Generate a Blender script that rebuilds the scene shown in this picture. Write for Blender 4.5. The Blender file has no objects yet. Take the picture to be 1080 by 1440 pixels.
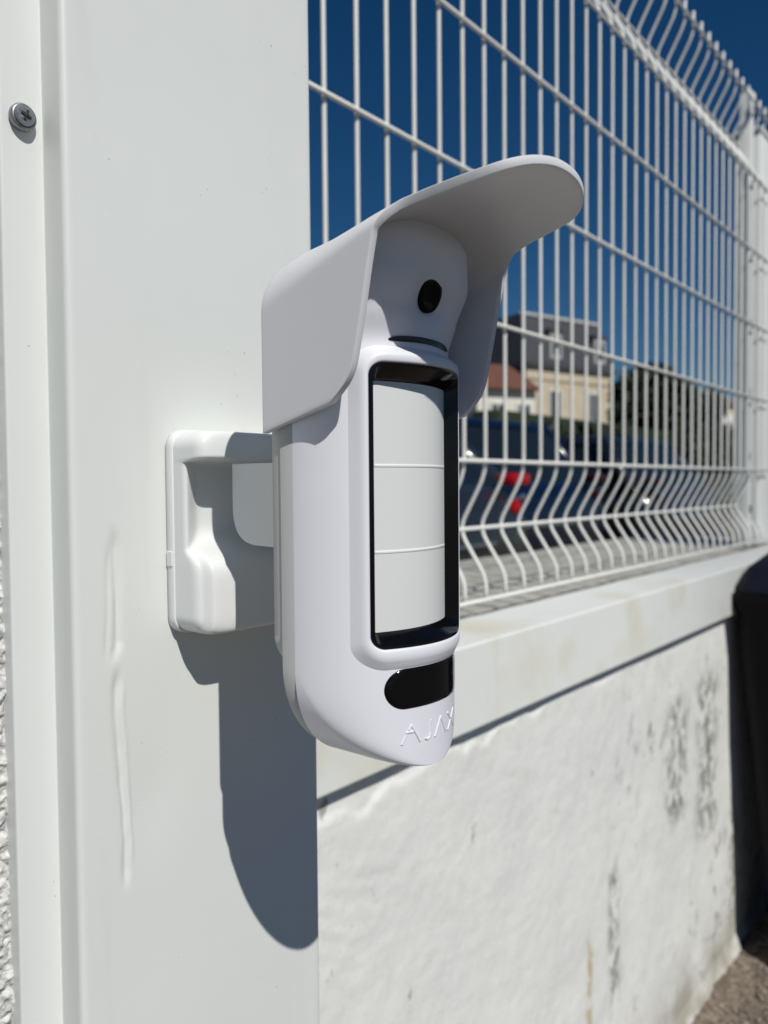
import bpy, bmesh, math, random
import numpy as np
from mathutils import Vector, Matrix
R = math.radians
sc = bpy.context.scene
col = sc.collection
CZ = 1.09                       # camera height above the pavement (m)

# ------------------------------------------------------------------ camera
YAW, PITCH, ROLL, FPX = 0.877409, -0.034711, -0.008390, 1109.146
f = Vector((math.sin(YAW)*math.cos(PITCH), math.cos(YAW)*math.cos(PITCH), math.sin(PITCH)))
r = Vector((math.cos(YAW), -math.sin(YAW), 0)); u = r.cross(f)
r = math.cos(ROLL)*r + math.sin(ROLL)*u; u = r.cross(f)
cd = bpy.data.cameras.new('camera'); cam = bpy.data.objects.new('camera', cd); col.objects.link(cam)
cam.matrix_world = Matrix(((r.x, u.x, -f.x, 0), (r.y, u.y, -f.y, 0), (r.z, u.z, -f.z, CZ), (0, 0, 0, 1)))
cd.sensor_fit = 'VERTICAL'; cd.sensor_height = 36; cd.sensor_width = 27; cd.lens = FPX/1440*36
cd.clip_start = .02; cd.clip_end = 3000
cd.dof.use_dof = True; cd.dof.focus_distance = .275; cd.dof.aperture_fstop = 13.5
sc.camera = cam

# ------------------------------------------------------------------ sky, sun, exposure
SUNV = Vector((-.41, -1.0, 1.16)).normalized()
el = math.asin(SUNV.z); az = math.atan2(SUNV.x, SUNV.y)
w = bpy.data.worlds.new('World'); sc.world = w; w.use_nodes = True
nt = w.node_tree; nt.nodes.clear()
sky = nt.nodes.new('ShaderNodeTexSky'); sky.sky_type = 'NISHITA'; sky.sun_disc = False
sky.sun_elevation = el; sky.sun_rotation = az
sky.altitude = 200; sky.air_density = 1.0; sky.dust_density = 0.0; sky.ozone_density = 6.5
bg = nt.nodes.new('ShaderNodeBackground'); bg.inputs['Strength'].default_value = .05
wo = nt.nodes.new('ShaderNodeOutputWorld')
hsv = nt.nodes.new('ShaderNodeHueSaturation'); hsv.inputs['Saturation'].default_value = 1.25; hsv.inputs['Value'].default_value = 1.0
nt.links.new(sky.outputs[0], hsv.inputs['Color']); nt.links.new(hsv.outputs[0], bg.inputs[0]); nt.links.new(bg.outputs[0], wo.inputs[0])
sd = bpy.data.lights.new('sun', 'SUN'); sd.energy = 5.0; sd.angle = R(.55); sd.color = (1, .965, .90)
sun = bpy.data.objects.new('sun', sd); col.objects.link(sun)
sun.rotation_euler = (-SUNV).to_track_quat('-Z', 'Y').to_euler()
sc.view_settings.view_transform = 'Standard'; sc.view_settings.look = 'None'
sc.view_settings.gamma = 1; sc.view_settings.use_curve_mapping = False
sc.view_settings.exposure = -0.42
sc.cycles.max_bounces = 8; sc.cycles.use_denoising = True

# ------------------------------------------------------------------ helpers
def tag(o, label=None, cat=None, group=None, kind=None):
    if label: o['label'] = label
    if cat: o['category'] = cat
    if group: o['group'] = group
    if kind: o['kind'] = kind
    return o
def empty(name, loc=(0, 0, 0), rz=0, label=None, cat=None, group=None):
    o = bpy.data.objects.new(name, None); col.objects.link(o)
    o.location = loc; o.rotation_euler = (0, 0, rz); o.empty_display_size = .05
    return tag(o, label, cat, group)
def obj(name, data, mat=None, parent=None, loc=(0, 0, 0), rot=(0, 0, 0)):
    o = bpy.data.objects.new(name, data); col.objects.link(o)
    if parent is not None: o.parent = parent
    o.location = loc; o.rotation_euler = rot
    if mat is not None and not data.materials: data.materials.append(mat)
    return o
def mesh(name, v, fc, smooth=True, fix=True):
    me = bpy.data.meshes.new(name); me.from_pydata([tuple(map(float, p)) for p in v], [], [tuple(map(int, q)) for q in fc])
    if fix:
        bm = bmesh.new(); bm.from_mesh(me)
        bmesh.ops.remove_doubles(bm, verts=bm.verts, dist=1e-6)
        bmesh.ops.recalc_face_normals(bm, faces=bm.faces); bm.to_mesh(me); bm.free()
    me.polygons.foreach_set('use_smooth', [smooth]*len(me.polygons)); me.update()
    return me
def gridfaces(nr, nc, closed=False, off=0):
    out = []
    for i in range(nr-1):
        for j in range(nc if closed else nc-1):
            k = (j+1) % nc
            out.append((off+i*nc+j, off+i*nc+k, off+(i+1)*nc+k, off+(i+1)*nc+j))
    return out
def loft(name, rings, cap0=True, cap1=True, smooth=True):
    n = len(rings[0]); v = [p for q in rings for p in q]
    fc = gridfaces(len(rings), n, True)
    if cap0: fc.append(tuple(range(n))[::-1])
    if cap1: fc.append(tuple(range((len(rings)-1)*n, len(rings)*n)))
    return mesh(name, v, fc, smooth)
def box(name, x0, x1, y0, y1, z0, z1, bev=0, seg=2, smooth=None):
    bm = bmesh.new(); bmesh.ops.create_cube(bm, size=1)
    for v in bm.verts:
        v.co = Vector((x0 if v.co.x < 0 else x1, y0 if v.co.y < 0 else y1, z0 if v.co.z < 0 else z1))
    if bev: bmesh.ops.bevel(bm, geom=bm.edges[:], offset=bev, segments=seg, affect='EDGES', profile=.5)
    bmesh.ops.recalc_face_normals(bm, faces=bm.faces)
    me = bpy.data.meshes.new(name); bm.to_mesh(me); bm.free()
    if bev and seg > 1: sharp(me, 40)
    return me
def sharp(me, deg=35):
    me.polygons.foreach_set('use_smooth', [True]*len(me.polygons))
    bm = bmesh.new(); bm.from_mesh(me)
    for e in bm.edges:
        if len(e.link_faces) == 2 and e.calc_face_angle(0) > R(deg): e.smooth = False
    bm.to_mesh(me); bm.free(); return me
def join(name, meshes):
    bm = bmesh.new()
    for m in meshes: bm.from_mesh(m)
    me = bpy.data.meshes.new(name); bm.to_mesh(me); bm.free(); return me
def tube(name, pts, rad, seg=8, cap=True):
    pts = [Vector(p) for p in pts]; rings = []
    for i, p in enumerate(pts):
        t = (pts[min(i+1, len(pts)-1)] - pts[max(i-1, 0)]).normalized()
        a = Vector((1, 0, 0)) if abs(t.x) < .9 else Vector((0, 1, 0))
        b = t.cross(a).normalized(); a = b.cross(t)
        rr = rad[i] if isinstance(rad, (list, tuple)) else rad
        rings.append([p + rr*(math.cos(2*math.pi*k/seg)*a + math.sin(2*math.pi*k/seg)*b) for k in range(seg)])
    return loft(name, rings, cap, cap)
def bend(pts, rad, n=5):
    """polyline with rounded corners"""
    pts = [Vector(p) for p in pts]; out = [pts[0]]
    for i in range(1, len(pts)-1):
        a, b, c = pts[i-1], pts[i], pts[i+1]
        q = min(rad, (a-b).length*.45, (c-b).length*.45)
        s, e = b+(a-b).normalized()*q, b+(c-b).normalized()*q
        for k in range(n+1):
            t = k/n; out.append((1-t)**2*s + 2*t*(1-t)*b + t*t*e)
    return out + [pts[-1]]
def support(pts, d=.0012):
    out = [pts[0]]
    for a, b in zip(pts[:-1], pts[1:]):
        L = (b-a).length
        if L > 4*d: out += [a+(b-a)*d/L, b-(b-a)*d/L]
        out.append(b)
    return out
def vnoise(x, z, scale, seed=0, octv=3):
    """numpy value noise, -1..1"""
    rng = np.random.RandomState(seed); T = rng.rand(256, 256)*2-1; out = 0; amp = 1; tot = 0
    for o in range(octv):
        a, b = x*scale*2**o+17*o, z*scale*2**o+31*o
        ia, ib = np.floor(a).astype(int), np.floor(b).astype(int); fa, fb = a-ia, b-ib
        fa = fa*fa*(3-2*fa); fb = fb*fb*(3-2*fb)
        g = lambda i, j: T[i % 256, j % 256]
        out = out + amp*((g(ia, ib)*(1-fa)+g(ia+1, ib)*fa)*(1-fb)+(g(ia, ib+1)*(1-fa)+g(ia+1, ib+1)*fa)*fb)
        tot += amp; amp *= .5
    return out/tot

# ------------------------------------------------------------------ materials
class NM:
    def __init__(s, name, base=(.8, .8, .8), rough=.5, spec=.5, **kw):
        s.m = bpy.data.materials.new(name); s.m.use_nodes = True; s.t = s.m.node_tree
        s.b = s.t.nodes['Principled BSDF']
        s.b.inputs['Base Color'].default_value = (*base, 1); s.b.inputs['Roughness'].default_value = rough
        s.b.inputs['Specular IOR Level'].default_value = spec
        for k, v in kw.items(): s.b.inputs[k.replace('_', ' ')].default_value = v
        s.co = s.t.nodes.new('ShaderNodeTexCoord').outputs['Object']
    def n(s, typ, **kw):
        q = s.t.nodes.new(typ)
        for k, v in kw.items():
            if k in q.inputs: q.inputs[k].default_value = v
            else: setattr(q, k, v)
        return q
    def l(s, a, b): s.t.links.new(a, b)
    def mapped(s, scale=(1, 1, 1), loc=(0, 0, 0)):
        m = s.n('ShaderNodeMapping'); m.inputs['Scale'].default_value = scale; m.inputs['Location'].default_value = loc
        s.l(s.co, m.inputs[0]); return m.outputs[0]
    def noise(s, scale, detail=4, vec=None, rough=.5):
        q = s.n('ShaderNodeTexNoise'); q.inputs['Scale'].default_value = scale; q.inputs['Detail'].default_value = detail
        q.inputs['Roughness'].default_value = rough
        s.l(vec or s.co, q.inputs['Vector']); return q.outputs[0]
    def ramp(s, fac, stops):
        q = s.n('ShaderNodeValToRGB'); e = q.color_ramp.elements
        while len(e) < len(stops): e.new(.5)
        for i, (p, c) in enumerate(stops):
            e[i].position = p; e[i].color = (*c, 1) if isinstance(c, tuple) else (c, c, c, 1)
        s.l(fac, q.inputs[0]); return q.outputs[0]
    def mix(s, fac, a, b, mode='MIX'):
        q = s.n('ShaderNodeMix', data_type='RGBA', blend_type=mode)
        for sock, v in ((q.inputs[0], fac), (q.inputs[6], a), (q.inputs[7], b)):
            if hasattr(v, 'links'): s.l(v, sock)
            elif isinstance(v, tuple): sock.default_value = (*v, 1)
            else: sock.default_value = v
        return q.outputs[2]
    def math(s, op, a, b=None):
        q = s.n('ShaderNodeMath', operation=op)
        for i, v in enumerate((a, b)):
            if v is None: continue
            if hasattr(v, 'links'): s.l(v, q.inputs[i])
            else: q.inputs[i].default_value = v
        return q.outputs[0]
    def color(s, c): s.l(c, s.b.inputs['Base Color']); return s
    def roughness(s, c): s.l(c, s.b.inputs['Roughness']); return s
    def bump(s, h, strength=.2, dist=.001):
        q = s.n('ShaderNodeBump'); q.inputs['Strength'].default_value = strength; q.inputs['Distance'].default_value = dist
        s.l(h, q.inputs['Height']); s.l(q.outputs[0], s.b.inputs['Normal']); return s
    def rng(s, v, a, b):
        q = s.n('ShaderNodeMapRange', interpolation_type='SMOOTHSTEP'); q.inputs[1].default_value = a; q.inputs[2].default_value = b
        s.l(v, q.inputs[0]); return q.outputs[0]
    def xyz(s):
        q = s.n('ShaderNodeSeparateXYZ'); s.l(s.co, q.inputs[0]); return q.outputs

M = {}
# powder coated sheet: off white, faint grime, tiny dark specks
m = NM('painted_sheet', rough=.42, spec=.4)
c = m.mix(m.ramp(m.noise(9, 5), [(.35, 0.), (.75, 1.)]), (.72, .745, .725), (.745, .765, .745))
spk = m.ramp(m.noise(430, 2), [(.745, 0.), (.775, 1.)])
gr = m.ramp(m.noise(26, 3), [(.5, 0.), (.62, 1.)])
c = m.mix(m.math('MULTIPLY', m.math('MULTIPLY', spk, gr), .75), c, (.20, .20, .18))
streak = m.ramp(m.noise(1, 4, m.mapped((55, 55, 5))), [(.60, 0.), (.78, 1.)])
c = m.mix(m.math('MULTIPLY', streak, .16), c, (.55, .52, .42))
m.color(c); m.roughness(m.ramp(m.noise(60, 4), [(.3, .36), (.7, .5)]))
m.bump(m.noise(900, 3), .05, .0004); M['sheet'] = m.m
m2 = m.m.copy(); m2.name = 'stained_coping_sheet'; M['coping'] = m2
t2 = m2.node_tree; b2 = t2.nodes['Principled BSDF']; src = b2.inputs['Base Color'].links[0].from_socket
ns = t2.nodes.new('ShaderNodeTexNoise'); ns.inputs['Scale'].default_value = 6.5; ns.inputs['Detail'].default_value = 5
co2 = [q for q in t2.nodes if q.type == 'TEX_COORD'][0]; t2.links.new(co2.outputs['Object'], ns.inputs['Vector'])
rp = t2.nodes.new('ShaderNodeValToRGB'); rp.color_ramp.elements[0].position = .52; rp.color_ramp.elements[1].position = .68; rp.color_ramp.elements[1].color = (.55, .55, .55, 1); t2.links.new(ns.outputs[0], rp.inputs[0])
mx = t2.nodes.new('ShaderNodeMix'); mx.data_type = 'RGBA'; mx.inputs[7].default_value = (.60, .56, .40, 1)
t2.links.new(rp.outputs[0], mx.inputs[0]); t2.links.new(src, mx.inputs[6]); t2.links.new(mx.outputs[2], b2.inputs['Base Color'])
m = NM('pvc_coated_wire', (.76, .77, .73), .4, .4)
m.color(m.mix(m.ramp(m.noise(14, 4), [(.4, 0.), (.75, 1.)]), (.83, .835, .80), (.74, .74, .69))); M['wire'] = m.m
# detector plastics
def plastic(name, base, rough, bumpy=.03):
    m = NM(name, base, rough, .45)
    fine = m.ramp(m.noise(260, 3), [(.66, 0.), (.80, 1.)])
    smudge = m.ramp(m.noise(38, 4), [(.45, 0.), (.8, 1.)])
    c = m.mix(m.math('MULTIPLY', fine, .10), base, tuple(.72*x for x in base))
    c = m.mix(m.math('MULTIPLY', smudge, .05), c, tuple(.8*x for x in base)); m.color(c)
    m.roughness(m.ramp(m.noise(70, 4), [(.3, rough-.05), (.75, rough+.08)]))
    m.bump(m.noise(2600, 2), bumpy, .0002); return m.m
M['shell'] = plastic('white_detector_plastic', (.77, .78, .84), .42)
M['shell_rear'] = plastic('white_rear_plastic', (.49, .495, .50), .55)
M['hood'] = plastic('white_hood_plastic', (.67, .68, .715), .5)
M['bracket'] = plastic('white_bracket_plastic', (.77, .79, .785), .40)
m = NM('black_gloss', (.003, .003, .004), .12, .3); m.roughness(m.ramp(m.noise(300, 3), [(.35, .08), (.75, .22)])); M['gloss'] = m.m
M['lensglass'] = NM('black_lens_glass', (.001, .001, .0015), .05, .12).m
M['led'] = NM('smoked_light_guide', (.006, .010, .022), .2, .5).m
m = NM('fresnel_lens', (.72, .735, .735), .30, .5); m.b.inputs['Subsurface Weight'].default_value = .15
m.b.inputs['Subsurface Radius'].default_value = (.002, .002, .002)
m.bump(m.noise(1, 2, m.mapped((1500, 1500, 60))), .03, .0002); M['fresnel'] = m.m
M['ridge_highlight'] = NM('lens_ridge', (.80, .81, .81), .3, .5).m  # paler than the lens: the ridges' highlight is painted into the colour
M['slot_shadow'] = NM('slot_shadow_black', (.03, .03, .03), .8).m  # near black painted in for the shadow inside the screw slot
m = NM('zinc_screw', (.30, .32, .33), .38, .5, Metallic=.85); m.roughness(m.ramp(m.noise(700, 3), [(.3, .3), (.7, .55)])); M['zinc'] = m.m
M['epdm'] = NM('rubber_washer', (.10, .105, .11), .6).m
# painted masonry: white, mould spots, rust runs, dirt towards its own splash zone
m = NM('painted_masonry', rough=.85, spec=.2); X, Y, Z = m.xyz(); X = m.math('ADD', X, 1.5)
c = m.mix(m.ramp(m.noise(7, 6, rough=.6), [(.3, 0.), (.72, 1.)]), (.72, .735, .715), (.81, .815, .79))
c = m.mix(m.math('MULTIPLY', m.ramp(m.noise(45, 5), [(.52, 0.), (.72, 1.)]), .18), c, (.56, .54, .48))
patch = m.math('MULTIPLY', m.rng(X, 1.0, 1.55), m.ramp(m.noise(3.2, 2), [(.44, 0.), (.60, 1.)]))
spots = m.ramp(m.noise(1, 5, m.mapped((30, 30, 20)), .65), [(.56, 0.), (.68, 1.)])
c = m.mix(m.math('MULTIPLY', m.math('MULTIPLY', patch, spots), .85), c, (.13, .125, .11))
grit = m.ramp(m.noise(210, 3), [(.60, 0.), (.74, 1.)])
c = m.mix(m.math('MULTIPLY', grit, .30), c, (.45, .44, .40))
few = m.ramp(m.noise(1, 3, m.mapped((26, 26, 17), (3.3, 0, 1.2)), .6), [(.695, 0.), (.735, 1.)])
c = m.mix(m.math('MULTIPLY', few, .7), c, (.22, .21, .19))
def run(c, x, z0, z1, wdt, colr, k):       # a dirt run at a place of its own
    wob = m.math('MULTIPLY', m.math('SUBTRACT', m.noise(9, 3, m.mapped((0, 0, 1), (0, 0, x*7))), .5), .05)
    d = m.math('ABSOLUTE', m.math('SUBTRACT', m.math('ADD', X, wob), x))
    a = m.math('MULTIPLY', m.math('SUBTRACT', 1, m.rng(d, wdt*.15, wdt)), m.math('MULTIPLY', m.rng(Z, CZ+z1-.02, CZ+z1+.05), m.math('SUBTRACT', 1, m.rng(Z, CZ+z0-.05, CZ+z0+.01))))
    a = m.math('MULTIPLY', a, m.math('MULTIPLY', m.ramp(m.noise(1, 5, m.mapped((46, 46, 30)), .66), [(.44, 0.), (.56, 1.)]), k))
    return m.mix(a, c, colr)
c = run(c, 1.112, -.68, -.90, .018, (.48, .38, .20), .8)
c = run(c, 1.205, -.60, -.86, .034, (.16, .155, .14), .85)
c = run(c, 1.36, -.395, -.47, .016, (.20, .17, .12), .95)
c = run(c, 1.68, -.38, -.75, .105, (.12, .115, .10), .8)
c = run(c, 1.50, -.40, -.66, .095, (.12, .115, .10), .75)
c = run(c, 1.86, -.70, -1.02, .05, (.25, .22, .16), .8)
splash = m.math('MULTIPLY', m.math('SUBTRACT', 1, m.rng(Z, .015, .22)), m.ramp(m.noise(11, 5), [(.30, 0.), (.62, 1.)]))
c = m.mix(m.math('MULTIPLY', splash, .9), c, (.30, .27, .21))
m.color(c); m.bump(m.noise(110, 6, rough=.6), .35, .002); M['masonry'] = m.m
m = NM('weathered_mortar', rough=.9, spec=.2)
c = m.mix(m.ramp(m.noise(16, 5), [(.3, 0.), (.7, 1.)]), (.52, .51, .46), (.40, .39, .34))
c = m.mix(m.math('MULTIPLY', m.ramp(m.noise(60, 4), [(.55, 0.), (.7, 1.)]), .5), c, (.2, .19, .15))
m.color(c); m.bump(m.noise(90, 5), .35, .003); M['mortar'] = m.m
m = NM('roughcast', (.60, .60, .58), .9, .2)
m.color(m.mix(m.ramp(m.noise(300, 4), [(.35, 0.), (.6, 1.)]), (.40, .40, .385), (.70, .70, .68)))
m.bump(m.noise(420, 4), .6, .002); M['roughcast'] = m.m
m = NM('gravelly_asphalt', rough=.9, spec=.25)
v = m.n('ShaderNodeTexVoronoi'); v.inputs['Scale'].default_value = 95; m.l(m.co, v.inputs['Vector'])
c = m.mix(m.ramp(v.outputs['Color'], [(.0, 0.), (1., 1.)]), (.075, .060, .048), (.34, .28, .225))
c = m.mix(m.ramp(m.noise(5, 5), [(.35, 0.), (.7, 1.)]), c, (.15, .122, .098)); m.color(c)
m.bump(v.outputs['Distance'], .7, .006); M['asphalt'] = m.m
m = NM('stone_chip', rough=.85); oi = m.n('ShaderNodeTexVoronoi'); oi.inputs['Scale'].default_value = 60; m.l(m.co, oi.inputs['Vector'])
m.color(m.mix(m.ramp(oi.outputs['Color'], [(.1, 0.), (.9, 1.)]), (.10, .08, .065), (.42, .35, .29))); M['chip'] = m.m
def speck(name, a, b, rough, scale=40, bump=.1, bd=.002, spec=.4):
    m = NM(name, a, rough, spec); m.color(m.mix(m.ramp(m.noise(scale, 4), [(.3, 0.), (.7, 1.)]), a, b)); m.bump(m.noise(scale*4, 3), bump, bd); return m.m
M['bin'] = speck('black_bin_plastic', (.004, .004, .005), (.006, .006, .007), .7, 300, .25, spec=.15)
M['lid'] = speck('navy_bin_lid', (.004, .0055, .014), (.006, .008, .018), .65, 300, .25, spec=.2)
M['tyre'] = speck('tyre_rubber', (.015, .015, .015), (.025, .025, .024), .8)
M['rim'] = NM('alloy_rim', (.45, .46, .48), .3, Metallic=.9).m
def paint(n, c): return NM(n, c, .28, .5, Coat_Weight=.8, Coat_Roughness=.05).m
M['charcoal'] = paint('charcoal_car_paint', (.018, .019, .022)); M['navy'] = paint('navy_car_paint', (.002, .005, .016))
M['blackcar'] = paint('black_car_paint', (.008, .008, .010))
M['glass'] = NM('car_glass', (.010, .014, .016), .05, .6).m
M['trim'] = NM('black_trim', (.015, .015, .016), .55).m
M['chrome'] = NM('chrome', (.75, .76, .78), .08, Metallic=1.).m
M['tail'] = NM('red_tail_light', (.38, .004, .006), .10, .6).m
M['tail_dark'] = NM('smoked_tail_light', (.035, .003, .004), .12, .5).m
M['plate'] = NM('number_plate', (.7, .7, .68), .4).m
M['limestone'] = speck('limestone_wall', (.50, .43, .31), (.60, .53, .40), .9, 1.5, .4, .02)
M['render'] = speck('cream_render', (.70, .67, .58), (.76, .73, .65), .9, 2, .2, .01)
M['slate'] = speck('slate_roof', (.045, .050, .058), (.075, .080, .088), .6, 6, .5, .02)
M['brick_unlit'] = speck('brick_and_unlit_gable', (.10, .060, .045), (.15, .09, .065), .9, 4, .4, .02)  # dark brown for the chimney; on the gable it paints the unlit side
M['tile'] = speck('clay_tile_roof', (.12, .052, .036), (.17, .072, .048), .85, 4, .5, .03)
M['whitewood'] = NM('white_joinery', (.78, .78, .75), .5).m
M['pane'] = NM('dark_window_pane', (.02, .025, .03), .08, .6).m
M['greyrender'] = speck('grey_render', (.50, .50, .48), (.58, .58, .56), .9, 2, .2, .01)  # mottled pale grey, used on the roof flashing
m = NM('leaf', rough=.6, spec=.3); q = m.n('ShaderNodeObjectInfo')
m.color(m.mix(m.ramp(m.noise(1.3, 3), [(.3, 0.), (.7, 1.)]), (.030, .045, .016), (.075, .095, .035))); M['leaf'] = m.m
m = NM('dark_leaf', rough=.6, spec=.3)
m.color(m.mix(m.ramp(m.noise(1.6, 3), [(.3, 0.), (.7, 1.)]), (.012, .020, .010), (.030, .042, .020))); M['darkleaf'] = m.m
M['bark'] = speck('bark', (.06, .045, .03), (.11, .085, .06), .9, 12, .6, .02)

# ------------------------------------------------------------------ setting: ground
def plane(name, x0, x1, y0, y1, z, mat):
    o = obj(name, mesh(name, [(x0, y0, z), (x1, y0, z), (x1, y1, z), (x0, y1, z)], [(0, 1, 2, 3)], False), mat); return tag(o, kind='structure')
M['road'] = speck('dark_asphalt', (.085, .074, .060), (.115, .100, .082), .9, 60, .4, .006)
plane('ground', -900, 900, -900, 900, -.006, M['road'])
# pavement strip beside the wall with uneven, stony surface
nx, ny = 240, 90
gx, gy = np.meshgrid(np.linspace(.2, 2.9, nx), np.linspace(-.5, .56, ny))
gz = .004+.006*vnoise(gx, gy, 9, 3)+.0035*vnoise(gx, gy, 60, 4)+.012*np.clip((gy-.44)/.08, 0, 1)
gz = np.maximum(gz, .0015)
o = obj('pavement', mesh('pavement', np.c_[gx.ravel(), gy.ravel(), gz.ravel()], gridfaces(ny, nx), True, False), M['asphalt']); tag(o, kind='structure')
rnd = random.Random(5); bm = bmesh.new()
for i in range(2600):
    x, y = rnd.uniform(1.1, 2.3), rnd.uniform(.05, .51)
    s = rnd.uniform(.0022, .0065)
    mt = Matrix.Translation((x, y, .009)) @ Matrix.Rotation(rnd.uniform(0, 6), 4, Vector((rnd.random(), rnd.random(), rnd.random()+.1)).normalized()) @ Matrix.Diagonal((s, s*rnd.uniform(.6, 1), s*rnd.uniform(.5, .8), 1))
    bmesh.ops.create_icosphere(bm, subdivisions=1, radius=1, matrix=mt)
me = bpy.data.meshes.new('stone_chips'); bm.to_mesh(me); bm.free()
o = obj('stone_chips', me, M['chip']); tag(o, 'loose brown stone chips on the pavement by the wall', 'gravel', kind='stuff')

# ------------------------------------------------------------------ low wall with metal coping
wall = empty('low_wall', (1.5, .8, 0), 0, 'long low white painted masonry wall under the wire fence', 'wall')
def rel(me, p=(0, 0, 0)):
    me.transform(Matrix.Translation((-p[0], -p[1], -p[2]))); return me
WP = (1.5, .8, 0)
nx, nz = 760, 300
xs = np.linspace(.30, 2.75, nx); zs = np.linspace(.0, CZ-.262, nz)
gx, gz = np.meshgrid(xs, zs)
edge = CZ-.262-.062-.012*vnoise(gx, gz*0+3, 7, 11, 4)-.018*vnoise(gx, gz*0+5, 22, 12, 3)
edge = edge+.022*np.clip((gx-.55)/.5, 0, 1)
lay = 1/(1+np.exp(-(gz-edge)/.0018))
fade = np.clip(1-(gx-1.15)/.3, 0, 1)
dy = -.0034*(1-lay)*fade - .0014*lay*fade*vnoise(gx, gz, 48, 19, 3) - .0020*vnoise(gx, gz, 4, 13, 3) - .0010*vnoise(gx, gz, 17, 14, 3) - .0006*vnoise(gx, gz, 55, 15, 3)
ripple = np.clip(1-(gx-.52)/.18, 0, 1)*np.clip((gz-.55)/.1, 0, 1)
dy -= .0005*ripple*np.sin(gz*230+gx*150+9*vnoise(gx, gz, 9, 16))*(.5+.5*vnoise(gx, gz, 25, 17))
dy += .030*np.clip((.05-gz)/.05, 0, 1)*(.4+.6*vnoise(gx, gz, 14, 18, 3))*-1
me = mesh('wall_face', np.c_[gx.ravel(), (.5245+dy).ravel(), gz.ravel()], gridfaces(nz, nx), True, False)
me.flip_normals()
obj('wall_face', rel(me, WP), M['masonry'], wall, )
obj('wall_core', rel(box('wall_core', .28, 2.8, .535, 1.10, 0, CZ-.200), WP), M['masonry'], wall)
# rough mortar top behind the fence
nx, ny = 260, 60
gx, gy = np.meshgrid(np.linspace(.28, 2.8, nx), np.linspace(.604, 1.11, ny))
gz = CZ-.1915-.006*np.clip((.625-gy)/.015, 0, 1)+.004*vnoise(gx, gy, 8, 21, 4)+.0015*vnoise(gx, gy, 40, 22, 3)
obj('mortar_top', rel(mesh('mortar_top', np.c_[gx.ravel(), gy.ravel(), gz.ravel()], gridfaces(ny, nx), True, False), WP), M['mortar'], wall)
# folded sheet: top flange, front fascia, bottom hem
prof = bend([(.606, CZ-.1855, 0), (.505, CZ-.1870, 0), (.505, CZ-.2885, 0), (.514, CZ-.2885, 0)], .0025, 4); prof = support(prof)
vv = []
for xx in (.28, 2.9): vv += [(xx, p.x, p.y) for p in prof]
me = mesh('coping_sheet', vv, gridfaces(2, len(prof)), True)
o = obj('coping_sheet', rel(me, WP), M['coping'], wall); md = o.modifiers.new('s', 'SOLIDIFY'); md.thickness = .0012; md.offset = -1

# ------------------------------------------------------------------ wire fence
FY = .6163; FZ = CZ+.0126
fence = empty('wire_fence', (1.5, FY, CZ-.187), 0, 'white welded wire mesh fence panel with folded bends on the wall', 'fence')
FP = (1.5, FY, CZ-.187)
dv = .050
path = bend([(0, FY+.003, FZ+1.052), (0, FY+.003, FZ+1.003), (0, FY+dv, FZ+.92), (0, FY+.003, FZ+.838), (0, FY+.003, FZ+.003), (0, FY+dv, FZ-.080), (0, FY+.003, FZ-.150), (0, FY+.003, FZ-.183)], .022, 6)
vw = tube('vertical_wire', [(p.x, p.y-FY, p.z-FP[2]) for p in path], .0029, 8)
vw.materials.append(M['wire'])
for i in range(-5, 34):
    obj('vertical_wire', vw, None, fence, (.6465+.055*i-1.5, 0, 0))
hw = tube('horizontal_wire', [(-1.16, 0, 0), (0, 0, 0), (1.03, 0, 0)], .0030, 8); hw.materials.append(M['wire'])
for z, y in ((-.18, 0), (-.080, dv-.004), (.02, 0), (.22, 0), (.42, 0), (.62, 0), (.82, 0), (.92, dv-.004), (1.02, 0)):
    obj('horizontal_wire', hw, None, fence, (0, y-.003, FZ+z-FP[2]))
fp = empty('fence_post', (2.372, .64, CZ-.187), 0, 'slim white steel fence post with clips at the far end of the mesh', 'post')
obj('shaft', box('shaft', -.013, .013, -.012, .02, 0, 1.27, .003), M['sheet'], fp)
for z in (.10, .25, .43, .62, .80, 1.0, 1.2):
    obj('clip', box('clip', -.008, .008, -.0155, -.0125, z, z+.02, .001), M['zinc'], fp)
fp = empty('square_pillar', (2.56, .665, CZ-.187), 0, 'wide white sheet metal pillar behind the slim fence post', 'pillar')
obj('casing', box('casing', -.103, .10, -.035, .035, 0, 1.19, .004), M['sheet'], fp)
obj('cap', box('cap', -.108, .105, -.04, .04, 1.19, 1.205, .003), M['sheet'], fp)

# ------------------------------------------------------------------ gate post (folded sheet) and roughcast wall
post = empty('gate_post', (.21, .29, 0), 0, 'broad white folded sheet metal gate post carrying the detector', 'post')
PP = (.21, .29, 0)
sec = bend([(.1328, .303, 0), (.1328, .287, 0), (.1470, .287, 0)], .0010, 4)[:-1]
sec += bend([(.1475, .287, 0), (.1487, .287, 0), (.1479, .278, 0)], .0007, 4)[:-1]
sec += bend([(.14775, .2765, 0), (.1472, .27, 0), (.20, .27, 0)], .0030, 6)[:-1]
sec += bend([(.1512, .27, 0), (.2727, .27, 0), (.2727, .66, 0)], .0022, 5); sec = support(sec)
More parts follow.
